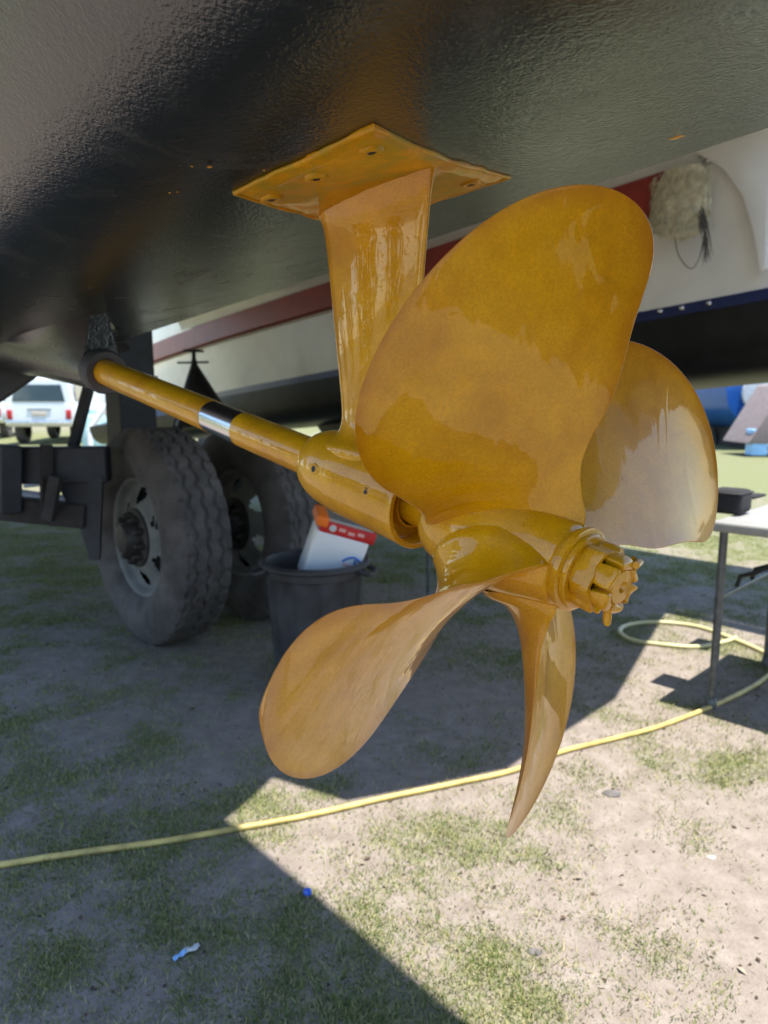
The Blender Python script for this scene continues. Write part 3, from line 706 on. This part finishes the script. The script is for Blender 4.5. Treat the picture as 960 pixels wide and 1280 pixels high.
# thin stake behind the strut barrel
sk = onz(535, 752); o = MB().tube([Vector((sk.x, sk.y, 0)), Vector((sk.x, sk.y, .6)), Vector((sk.x + .003, sk.y, 1.1))], .012, 10).build('stake', M['table_leg'], None); tag(o, 'thin grey metal stake standing behind the strut barrel', 'stake')

# ------------------------------------------------------------------ hoses
def cr(P, n=10):
    out = []
    for i in range(len(P) - 1):
        p0, p1, p2_, p3 = P[max(i - 1, 0)], P[i], P[i + 1], P[min(i + 2, len(P) - 1)]
        for k in range(n):
            t = k / n; out.append(.5 * ((2 * p1) + (p2_ - p0) * t + (2 * p0 - 5 * p1 + 4 * p2_ - p3) * t * t + (3 * p1 - p0 - 3 * p2_ + p3) * t ** 3))
    return out + [P[-1]]
def hose(pts, r, name, mat, label):
    P = []
    for x, y in pts:
        g_ = onz(x, y); P.append(Vector((g_.x, g_.y, zgr(g_.x, g_.y) + r * .9)))
    o = MB().tube(cr(P, 12), r, 12).build(name, mat, None); tag(o, label, 'hose')
hose([(-160, 1108), (-60, 1096), (0, 1087), (100, 1071), (200, 1056), (300, 1038), (390, 1021), (480, 1000), (560, 984), (640, 968), (700, 945), (760, 928), (820, 911), (880, 889), (925, 868), (960, 845), (1010, 800), (1080, 755)], .0088, 'garden_hose', M['hose_yellow'], 'yellow garden hose stretched across the ground from edge to edge')
hose([(1040, 860), (960, 820), (915, 801), (870, 786), (820, 780), (785, 783), (775, 792), (790, 803), (830, 809), (870, 811), (905, 805), (920, 800)], .011, 'garden_hose', M['hose_pale'], 'pale hose lying in a loop beneath the folding table')

# ------------------------------------------------------------------ bits on the ground
def chip(name, px, py, r, mat, label, cat, n=9, flat=.4):
    g_ = onz(px, py); mb = MB(); top = []; 
    rows = []
    for h, q in ((0, .75), (.35, 1.0), (.75, .8), (1, .35)):
        rows.append([Vector((g_.x + math.cos(2 * math.pi * k / n) * r * q * (1 + .35 * noise.noise(Vector((k * .9, h * 2, px)))), g_.y + math.sin(2 * math.pi * k / n) * r * q * .7 * (1 + .35 * noise.noise(Vector((k * .7, h, py)))), zgr(g_.x, g_.y) + h * r * flat)) for k in range(n)])
    mb.grid(rows, close=True).ngon(rows[-1]); o = mb.build(name, mat, None, angle=60); tag(o, label, cat)
chip('stone', 765, 995, .028, M['stone'], 'flat grey stone near the bottom blade tip', 'stone', flat=.3)
chip('pebble', 889, 1073, .011, M['scrap_white'], 'small white pebble on bare sand at right', 'pebble')
chip('stone', 668, 1190, .016, M['stone'], 'small grey stone in the grass at the bottom', 'stone', flat=.3)
g_ = onz(233, 1196)
sc = empty('plastic_scrap', tuple(g_)); tag(sc, 'crumpled blue and white plastic scrap on shaded grass', 'litter')
def crumple(c, ln, wd, ang, mat, name):
    d = Vector((math.cos(ang), math.sin(ang), 0)); n_ = Vector((-d.y, d.x, 0)); rows = []
    for i in range(9):
        t = i / 8 - .5; rows.append([c + d * t * ln + n_ * (k / 4 - .5) * wd * (1 - t * t) + Vector((0, 0, .010 + .007 * noise.noise(Vector((i * .45, k * .6, ln * 50))))) for k in range(5)])
    o = MB().grid(rows).build(name, mat, sc); md = o.modifiers.new('thick', 'SOLIDIFY'); md.thickness = .0012
crumple(g_ + Vector((.008, .012, 0)), .036, .016, .6, M['scrap_white'], 'white_piece'); crumple(g_ + Vector((-.012, -.006, 0)), .032, .013, 1.0, M['scrap_blue'], 'blue_piece')
g_ = onz(384, 1119); o = MB().lathe(g_ + Vector((0, 0, .004)), (.2, .1, 1), [(0, .010), (.008, .0098), (.010, .0085), (.010, 0)], 18).build('bottle_cap', M['cap_blue'], None); tag(o, 'small blue bottle cap on shaded sand near the shadow edge', 'cap')

# ------------------------------------------------------------------ frayed fender hanging in the tunnel
fc = atS(851, 252, 3.86); fe = empty('frayed_fender', tuple(fc)); tag(fe, 'frayed cream fabric fender hanging on the white hull', 'fender')
hx = -EF; rows = []
for i in range(21):
    v = i / 20; z = .165 - .33 * v; hw = .155 * (1 - .35 * max(0, .35 - v) / .35) * (1 - .12 * max(0, v - .8) / .2)
    rows.append([fc + hx * (hw * math.cos(a)) - ES * (.07 * math.sin(a) * (1 - .5 * abs(v - .5))) + Vector((0, 0, z + .025 * math.cos(2 * a) * (v > .8))) + Vector((noise.noise(Vector((a * 3, v * 8, 1))), noise.noise(Vector((a * 3, v * 8, 5))), 0)) * .012 for a in np.linspace(0, 2 * math.pi, 32, endpoint=False)])
MB().grid(rows, close=True).ngon(rows[0]).ngon(rows[-1]).build('body', M['fuzz'], fe, angle=180)
fm = MB()
for k in range(500):
    a = random.uniform(0, math.pi); v = random.random(); p = fc + hx * (.157 * math.cos(a)) - ES * (.072 * math.sin(a)) + Vector((0, 0, .15 - .3 * v))
    L_ = random.uniform(.02, .07) * (1.6 if v > .8 else 1); q = p + Vector((random.gauss(0, .01), random.gauss(0, .01), -L_)) - ES * .01
    fm.tube([p, q], [.0022, .0008], 4, False)
o = fm.build('fringe', M['fuzz'], fe); o['kind'] = 'stuff'
fm = MB()
for k in range(26):
    p = fc + hx * random.uniform(.12, .15) + Vector((0, 0, -.05 - .1 * random.random())) - ES * .05; fm.tube([p, p + Vector((.03, 0, -.08)), p + Vector((.045 + random.gauss(0, .012), 0, -.17 - .05 * random.random()))], [.003, .002, .001], 4, False)
o = fm.build('loose_threads', M['fuzz_dark'], fe); o['kind'] = 'stuff'
lp = [atS(x, y, 3.86) for x, y in ((843, 292), (846, 312), (853, 327), (864, 336), (873, 325), (878, 305), (879, 285))]
MB().tube(cr(lp, 6), .0025, 6).build('cord_loop', M['fuzz_dark'], fe)
p0 = [atS(x, y, 3.9) for x, y in ((806, 240), (872, 232), (874, 282), (812, 300))]
# ------------------------------------------------------------------ jack stand in the tunnel
jt = aty(242, 440, 7.0); jk = empty('jack_stand', (jt.x, jt.y, 0)); tag(jk, 'black tripod jack stand under the red strake behind the shaft', 'jack stand')
ap = jt + Vector((0, 0, -.12))
MB().lathe(jt + Vector((0, 0, -.3)), (0, 0, 1), [(0, .028), (.22, .028), (.23, .02), (.3, .02)], 12).build('screw', M['black_rubber'], jk)
MB().box(jt + Vector((0, 0, .01)), .16, .16, .02).build('pad', M['black_rubber'], jk, bevel=.005)
MB().tube([jt + Vector((-.16, .0, -.1)), jt + Vector((.14, 0, -.095))], .01, 8).build('handle', M['black_rubber'], jk)
for k in range(3):
    a = 2 * math.pi * k / 3 + .35; MB().tube([ap, ap * 1 + Vector((math.cos(a) * .92, math.sin(a) * .92, -ap.z))], .03, 8).build('leg', M['black_rubber'], jk)
for k in range(3):
    a = 2 * math.pi * k / 3 + .35; a2 = a + 2 * math.pi / 3; A0 = ap + Vector((0, 0, -.06))
    P1 = ap + Vector((math.cos(a) * .36, math.sin(a) * .36, -.58)); P2 = ap + Vector((math.cos(a2) * .36, math.sin(a2) * .36, -.58)); MB().prism([A0, P1, P2], (0, 0, .006)).build('web', M['black_rubber'], jk, smooth=False)

# ------------------------------------------------------------------ vehicles far left
def wagon(loc, rz, name, label, mat='car_white', cat='car'):
    e = empty(name, loc); e.rotation_euler = (0, 0, rz); T = Matrix.Translation(Vector(loc)) @ Matrix.Rotation(rz, 4, 'Z')
    def bld(mb, nm, mt, par=None, **k):
        mb.v = [tuple(T @ Vector(v)) for v in mb.v]; o = mb.build(nm, M[mt], par or e, **k)
        o.matrix_parent_inverse = T.inverted(); return o
    def sec(y, pts): return [Vector((x, y, z)) for x, z in pts + [(-x, z) for x, z in pts[::-1]]]
    low = [(.80, .48), (.86, .60), (.88, .85), (.85, 1.06)]
    body = MB().grid([sec(y, [(x * k, z) for x, z in low]) for y, k in ((0, .97), (.06, 1), (2.0, 1), (3.3, 1), (4.5, .97), (4.62, .9))], close=True)
    body.ngon(sec(0, [(x * .97, z) for x, z in low])).ngon(sec(4.62, [(x * .9, z) for x, z in low])); b0 = bld(body, 'body', mat, bevel=.02, angle=40)
    cb_ = MB().grid([sec(y, [(.84 * k, 1.05), (.80 * k, 1.35), (.74 * k, z1 - .06), (.66 * k, z1)]) for y, k, z1 in ((.02, 1, 1.72), (.12, 1, 1.78), (1.5, 1, 1.80), (2.5, 1, 1.76), (3.0, .98, 1.5), (3.35, .95, 1.1))], close=True)
    cb_.ngon(sec(.02, [(.84, 1.05), (.80, 1.35), (.74, 1.66), (.66, 1.72)])); bld(cb_, 'cabin', mat, angle=40)
    bld(MB().prism([Vector((x, -.005, z)) for x, z in ((-.66, 1.14), (.66, 1.14), (.58, 1.58), (-.58, 1.58))], (0, .03, 0)), 'rear_window', 'car_glass', smooth=False)
    for sg in (-1, 1):
        bld(MB().prism([Vector((.83 * sg, y, z)) for y, z in ((.35, 1.14), (1.4, 1.14), (1.4, 1.6), (.35, 1.6))], (.015 * sg, 0, 0)), 'side_window', 'car_glass', smooth=False)
        bld(MB().box((.74 * sg, -.01, .80), .13, .05, .24), 'tail_light', 'red_lamp', bevel=.01)
        for y in (.85, 3.55):
            bld(MB().lathe((.70 * sg, y, .37), (sg, 0, 0), [(-.1, .2), (-.1, .34), (-.06, .37), (.1, .37), (.13, .34), (.13, .2), (.10, .19), (.10, 0)], 24), 'wheel', 'tyre')
    bld(MB().box((0, -.05, .58), 1.66, .12, .14), 'bumper', 'chrome', bevel=.02)
    bld(MB().box((0, -.012, .82), .36, .02, .11), 'number_plate', 'sand_paint', bevel=.004); bld(MB().box((0, -.015, .93), .6, .02, .03), 'handle', 'car_glass', bevel=.004)
    tag(e, label, cat); return e
cg = onz(52, 556); wagon((cg.x, cg.y, 0), R(8), 'parked_car', 'white four wheel drive wagon parked far left, seen from behind')
cg2 = onz(-10, 552); e2 = wagon((cg2.x - 1.2, cg2.y + 1.2, 0), R(14), 'parked_car', 'grey-white car half hidden left of the wagon')
# pale boat cover / caravan behind the wagon
vb = aty(60, 520, 34); e = empty('caravan', (vb.x, vb.y, 0)); tag(e, 'white caravan with pitched roof behind the parked wagon', 'caravan')
MB().prism([Vector((vb.x + x, vb.y, z)) for x, z in ((-4, .5), (3.0, .5), (3.0, 2.0), (1.6, 2.9), (-1.0, 3.1), (-4, 2.2))], (0, 2.4, 0)).build('body', M['white_sheet'], e, bevel=.05)
MB().prism([Vector((vb.x + x, vb.y - .02, z)) for x, z in ((-2.4, 1.4), (-1, 1.4), (-1, 2.0), (-2.4, 2.0))], (0, .05, 0)).build('window', M['car_glass'], e, smooth=False)
for x in (-1.5, .5): MB().lathe((vb.x + x, vb.y + .1, .33), (0, 1, 0), [(0, .33), (.2, .33), (.2, 0)], 20, capends=False).lathe((vb.x + x, vb.y + .1, .33), (0, -1, 0), [(0, .33), (.01, 0)], 20).build('wheel', M['tyre'], e)
# odds and ends seen between post and braces
g_ = onz(124, 560); o = MB().lathe((g_.x - .1, g_.y, 0), (0, 0, 1), [(0, .0), (0, .28), (.1, .3), (.75, .3), (.8, .27), (.82, .1), (.95, .09), (.95, 0)], 24).build('drum', M['lid_teal'], None); tag(o, 'pale teal drum far behind the trailer brace', 'drum')
pA, pB = aty(112, 538, 16), aty(135, 505, 16); o = MB().tube([pA, pB, pB + Vector((.25, 0, .35))], .06, 10).tube([pA, Vector((pA.x, pA.y, 0))], .06, 10).build('bent_pipe', M['white_sheet'], None); tag(o, 'white bent pipe far behind the trailer brace', 'pipe')
g_ = aty(272, 550, 17); e = empty('small_boat', (g_.x, g_.y, 0)); tag(e, 'small white boat far behind, seen beneath the shaft', 'boat')
rows = [[Vector((g_.x + sx * w_, g_.y + y, z)) for sx, z in ((-1, 1.25), (-.85, .8), (-.3, .45), (.3, .45), (.85, .8), (1, 1.25))] for y, w_ in ((0, .7), (1.5, .75), (3, .5), (4, .05))]
MB().grid(rows).ngon(rows[0]).build('hull', M['white_sheet'], e); MB().box((g_.x, g_.y + .3, 1.45), .9, .5, .5).build('console', M['white_sheet'], e, bevel=.08)
MB().box((g_.x, g_.y + 1, .25), .9, 2.2, .4).build('cradle', M['trailer_steel'], e, bevel=.02)

# ------------------------------------------------------------------ far right: blue hull on props
p = aty(945, 505, 17); e = empty('blue_boat', (p.x, p.y, 0)); tag(e, 'blue hulled boat propped up on the far grass at right', 'boat')
rows = []
for y, k in ((0, 1), (1.5, 1.08), (3.5, 1), (5.5, .6), (6.5, .06)):
    rows.append([Vector((p.x + .35 + a * k, p.y + y, z)) for a, z in ((-1.1, 2.7), (-1.1, 1.6), (-1.0, 1.05), (-.7, .68), (-.3, .5), (0, .45), (.3, .5), (.7, .68), (1.0, 1.05), (1.1, 1.6), (1.1, 2.7))])
MB().grid(rows).ngon(rows[0]).build('hull', M['blue_hull'], e)
MB().lathe((p.x + .05, p.y - .02, 1.35), (0, -1, 0), [(0, .42), (.05, .40), (.05, 0)], 24).build('transom_badge', M['scrap_white'], e)
MB().box((p.x + .35, p.y + 2.5, .25), .3, 4, .5).build('keel_block', M['trailer_rust'], e, bevel=.02)
q = onz(920, 557); o = MB().tube([Vector((q.x, q.y, 0)), Vector((q.x - .08, q.y, 1.75))], .055, 10).lathe((q.x, q.y, 0), (0, 0, 1), [(0, .0), (0, .2), (.04, .2), (.06, .06)], 16).build('prop_post', M['post_grey'], None); tag(o, 'pale grey prop post against the far blue boat', 'post')
q = onz(897, 556); o = MB().tube([Vector((q.x, q.y, 0)), Vector((q.x - .5, q.y, 2.0))], .05, 8).tube([Vector((q.x - .5, q.y, 2.0)), Vector((q.x - .75, q.y + .8, 0))], .05, 8).build('leaning_prop', M['black_rubber'], None); tag(o, 'dark leaning prop pole beside the gold blade at right', 'pole')
q = aty(958, 528, 15); o = MB().prism([Vector((q.x + x, q.y, z)) for x, z in ((-.35, .28), (1.4, .28), (1.4, 1.6), (.35, 1.5))], (0, 1.2, 0)).build('tarp_pile', M['brown_tarp'], None, bevel=.06, seg=2); tag(o, 'grey-brown tarpaulin covered pile at the far right edge', 'tarpaulin')
q = aty(947, 543, 15.2); o = MB().box((q.x, q.y, .28), .34, .3, .5).box((q.x, q.y, .55), .36, .32, .06).build('blue_crate', M['scrap_blue'], None, bevel=.03); tag(o, 'light blue crate by the tarpaulin on far grass', 'crate')

# ------------------------------------------------------------------ trees
def tree(x, y, h, label, seed, spread=.42):
    rnd = random.Random(seed); e = empty('tree', (x, y, 0)); tag(e, label, 'tree', 'trees behind the yard')
    tm = MB(); top = Vector((x + rnd.uniform(-.4, .4), y, h * .62)); tm.tube([Vector((x, y, -.1)), Vector((x + .1, y, h * .25)), top], [h * .03, h * .022, h * .008], 8)
    ends = []
    for k in range(7):
        a = rnd.uniform(0, 6.28); b0 = Vector((x, y, h * rnd.uniform(.22, .5))); b1 = b0 + Vector((math.cos(a) * h * .28, math.sin(a) * h * .28, h * rnd.uniform(.1, .32))); tm.tube([b0, b0.lerp(b1, .5) + Vector((0, 0, h * .03)), b1], [h * .012, h * .008, h * .003], 6); ends.append(b1)
    tm.build('trunk', M['bark'], e); cl = [top + Vector((0, 0, h * .2))] + ends + [Vector((x + rnd.gauss(0, h * .17), y + rnd.gauss(0, h * .17), h * rnd.uniform(.42, .92))) for _ in range(16)]
    n = 3800; vs = []; fs = []
    for k in range(n):
        c = cl[rnd.randrange(len(cl))]; p = c + Vector((rnd.gauss(0, 1), rnd.gauss(0, 1), rnd.gauss(0, .75))) * h * .075
        a = Vector((rnd.gauss(0, 1), rnd.gauss(0, 1), rnd.gauss(0, 1))).normalized(); b = a.orthogonal().normalized(); s_ = h * .018 * rnd.uniform(.7, 1.5)
        i = len(vs); vs += [p - a * s_, p + b * s_ * .5, p + a * s_, p - b * s_ * .5]; fs.append((i, i + 1, i + 2, i + 3))
    MB().add(vs, fs).build('crown', M['leaf'], e, smooth=False)
tree(-20, 44, 7, 'round leafy tree far left behind the wagon', 1); tree(-9.5, 42, 8, 'taller leafy tree far behind the trailer post', 2)
tree(16.5, 36, 8, 'leafy tree at far right behind the leaning pole', 3); tree(24, 40, 9, 'bushy tree beyond the blue boat at far right', 4); tree(-30, 50, 9, 'broad tree at the far left edge', 5)

# unseen trees behind the camera, added for their reflection in the wet-looking coating
def unseen_tree_belt():
    rnd = random.Random(11); vs = []; fs = []
    for k in range(12):
        az = R(150 + k * 9.2 + rnd.uniform(-3, 3)); d = rnd.uniform(24, 32); h = rnd.uniform(5.0, 8.0); cx, cy = math.cos(az) * d, math.sin(az) * d
        for j in range(420):
            v = rnd.random() ** .8; rad = h * .30 * (math.sin(math.pi * min(1, v * .9 + .1)) ** .6) * math.sqrt(rnd.random()); a = rnd.uniform(0, 6.283)
            p = Vector((cx + math.cos(a) * rad, cy + math.sin(a) * rad, .15 + v * h)); q = Vector((rnd.gauss(0, 1), rnd.gauss(0, 1), rnd.gauss(0, 1))).normalized(); b = q.orthogonal().normalized(); z = rnd.uniform(.3, .5)
            i = len(vs); vs += [p - q * z, p + b * z * .6, p + q * z, p - b * z * .6]; fs.append((i, i + 1, i + 2, i + 3))
    o = MB().add(vs, fs).build('unseen_tree_belt', M['leaf'], None, smooth=False); tag(o, 'unseen belt of leafy trees added behind the camera for its reflection', 'trees', kind='stuff')
unseen_tree_belt()

# unseen boat added to mirror dark in the upper blade and shade the ground
nb_ = empty('added_unseen_boat', (3.4, -2.5, 0)); tag(nb_, 'unseen black-bottomed boat added to mirror dark in the large upper blade', 'boat')
secs = [(.15, 1.0), (-.6, 1.03), (-2.5, 1.05), (-4.5, .8), (-6.0, .3), (-6.6, .04)]
rows = [[Vector((3.45 + a * k, y, z)) for a, z in ((-1.15, 1.7), (-1.12, 1.35), (-1.0, 1.0), (-.6, .72), (0, .58), (.6, .72), (1.0, 1.0), (1.12, 1.35), (1.15, 1.7))] for y, k in secs]
hb2 = MB().grid(rows).ngon(rows[0]).build('hull', M['bottom_black'], nb_)
rows = [[Vector((3.45 + a * k, y, z)) for a, z in ((-1.15, 1.7), (-1.2, 2.3), (-1.24, 2.7), (1.24, 2.7), (1.2, 2.3), (1.15, 1.7))] for y, k in secs]
MB().grid(rows).ngon(rows[0]).build('topside', M['navy_vinyl'], hb2, angle=40)
for y in (-.8, -2.6, -4.4):
    MB().box((3.45, y, .32), 1.2, .25, .64).build('cradle_block', M['trailer_rust'], nb_, bevel=.02)
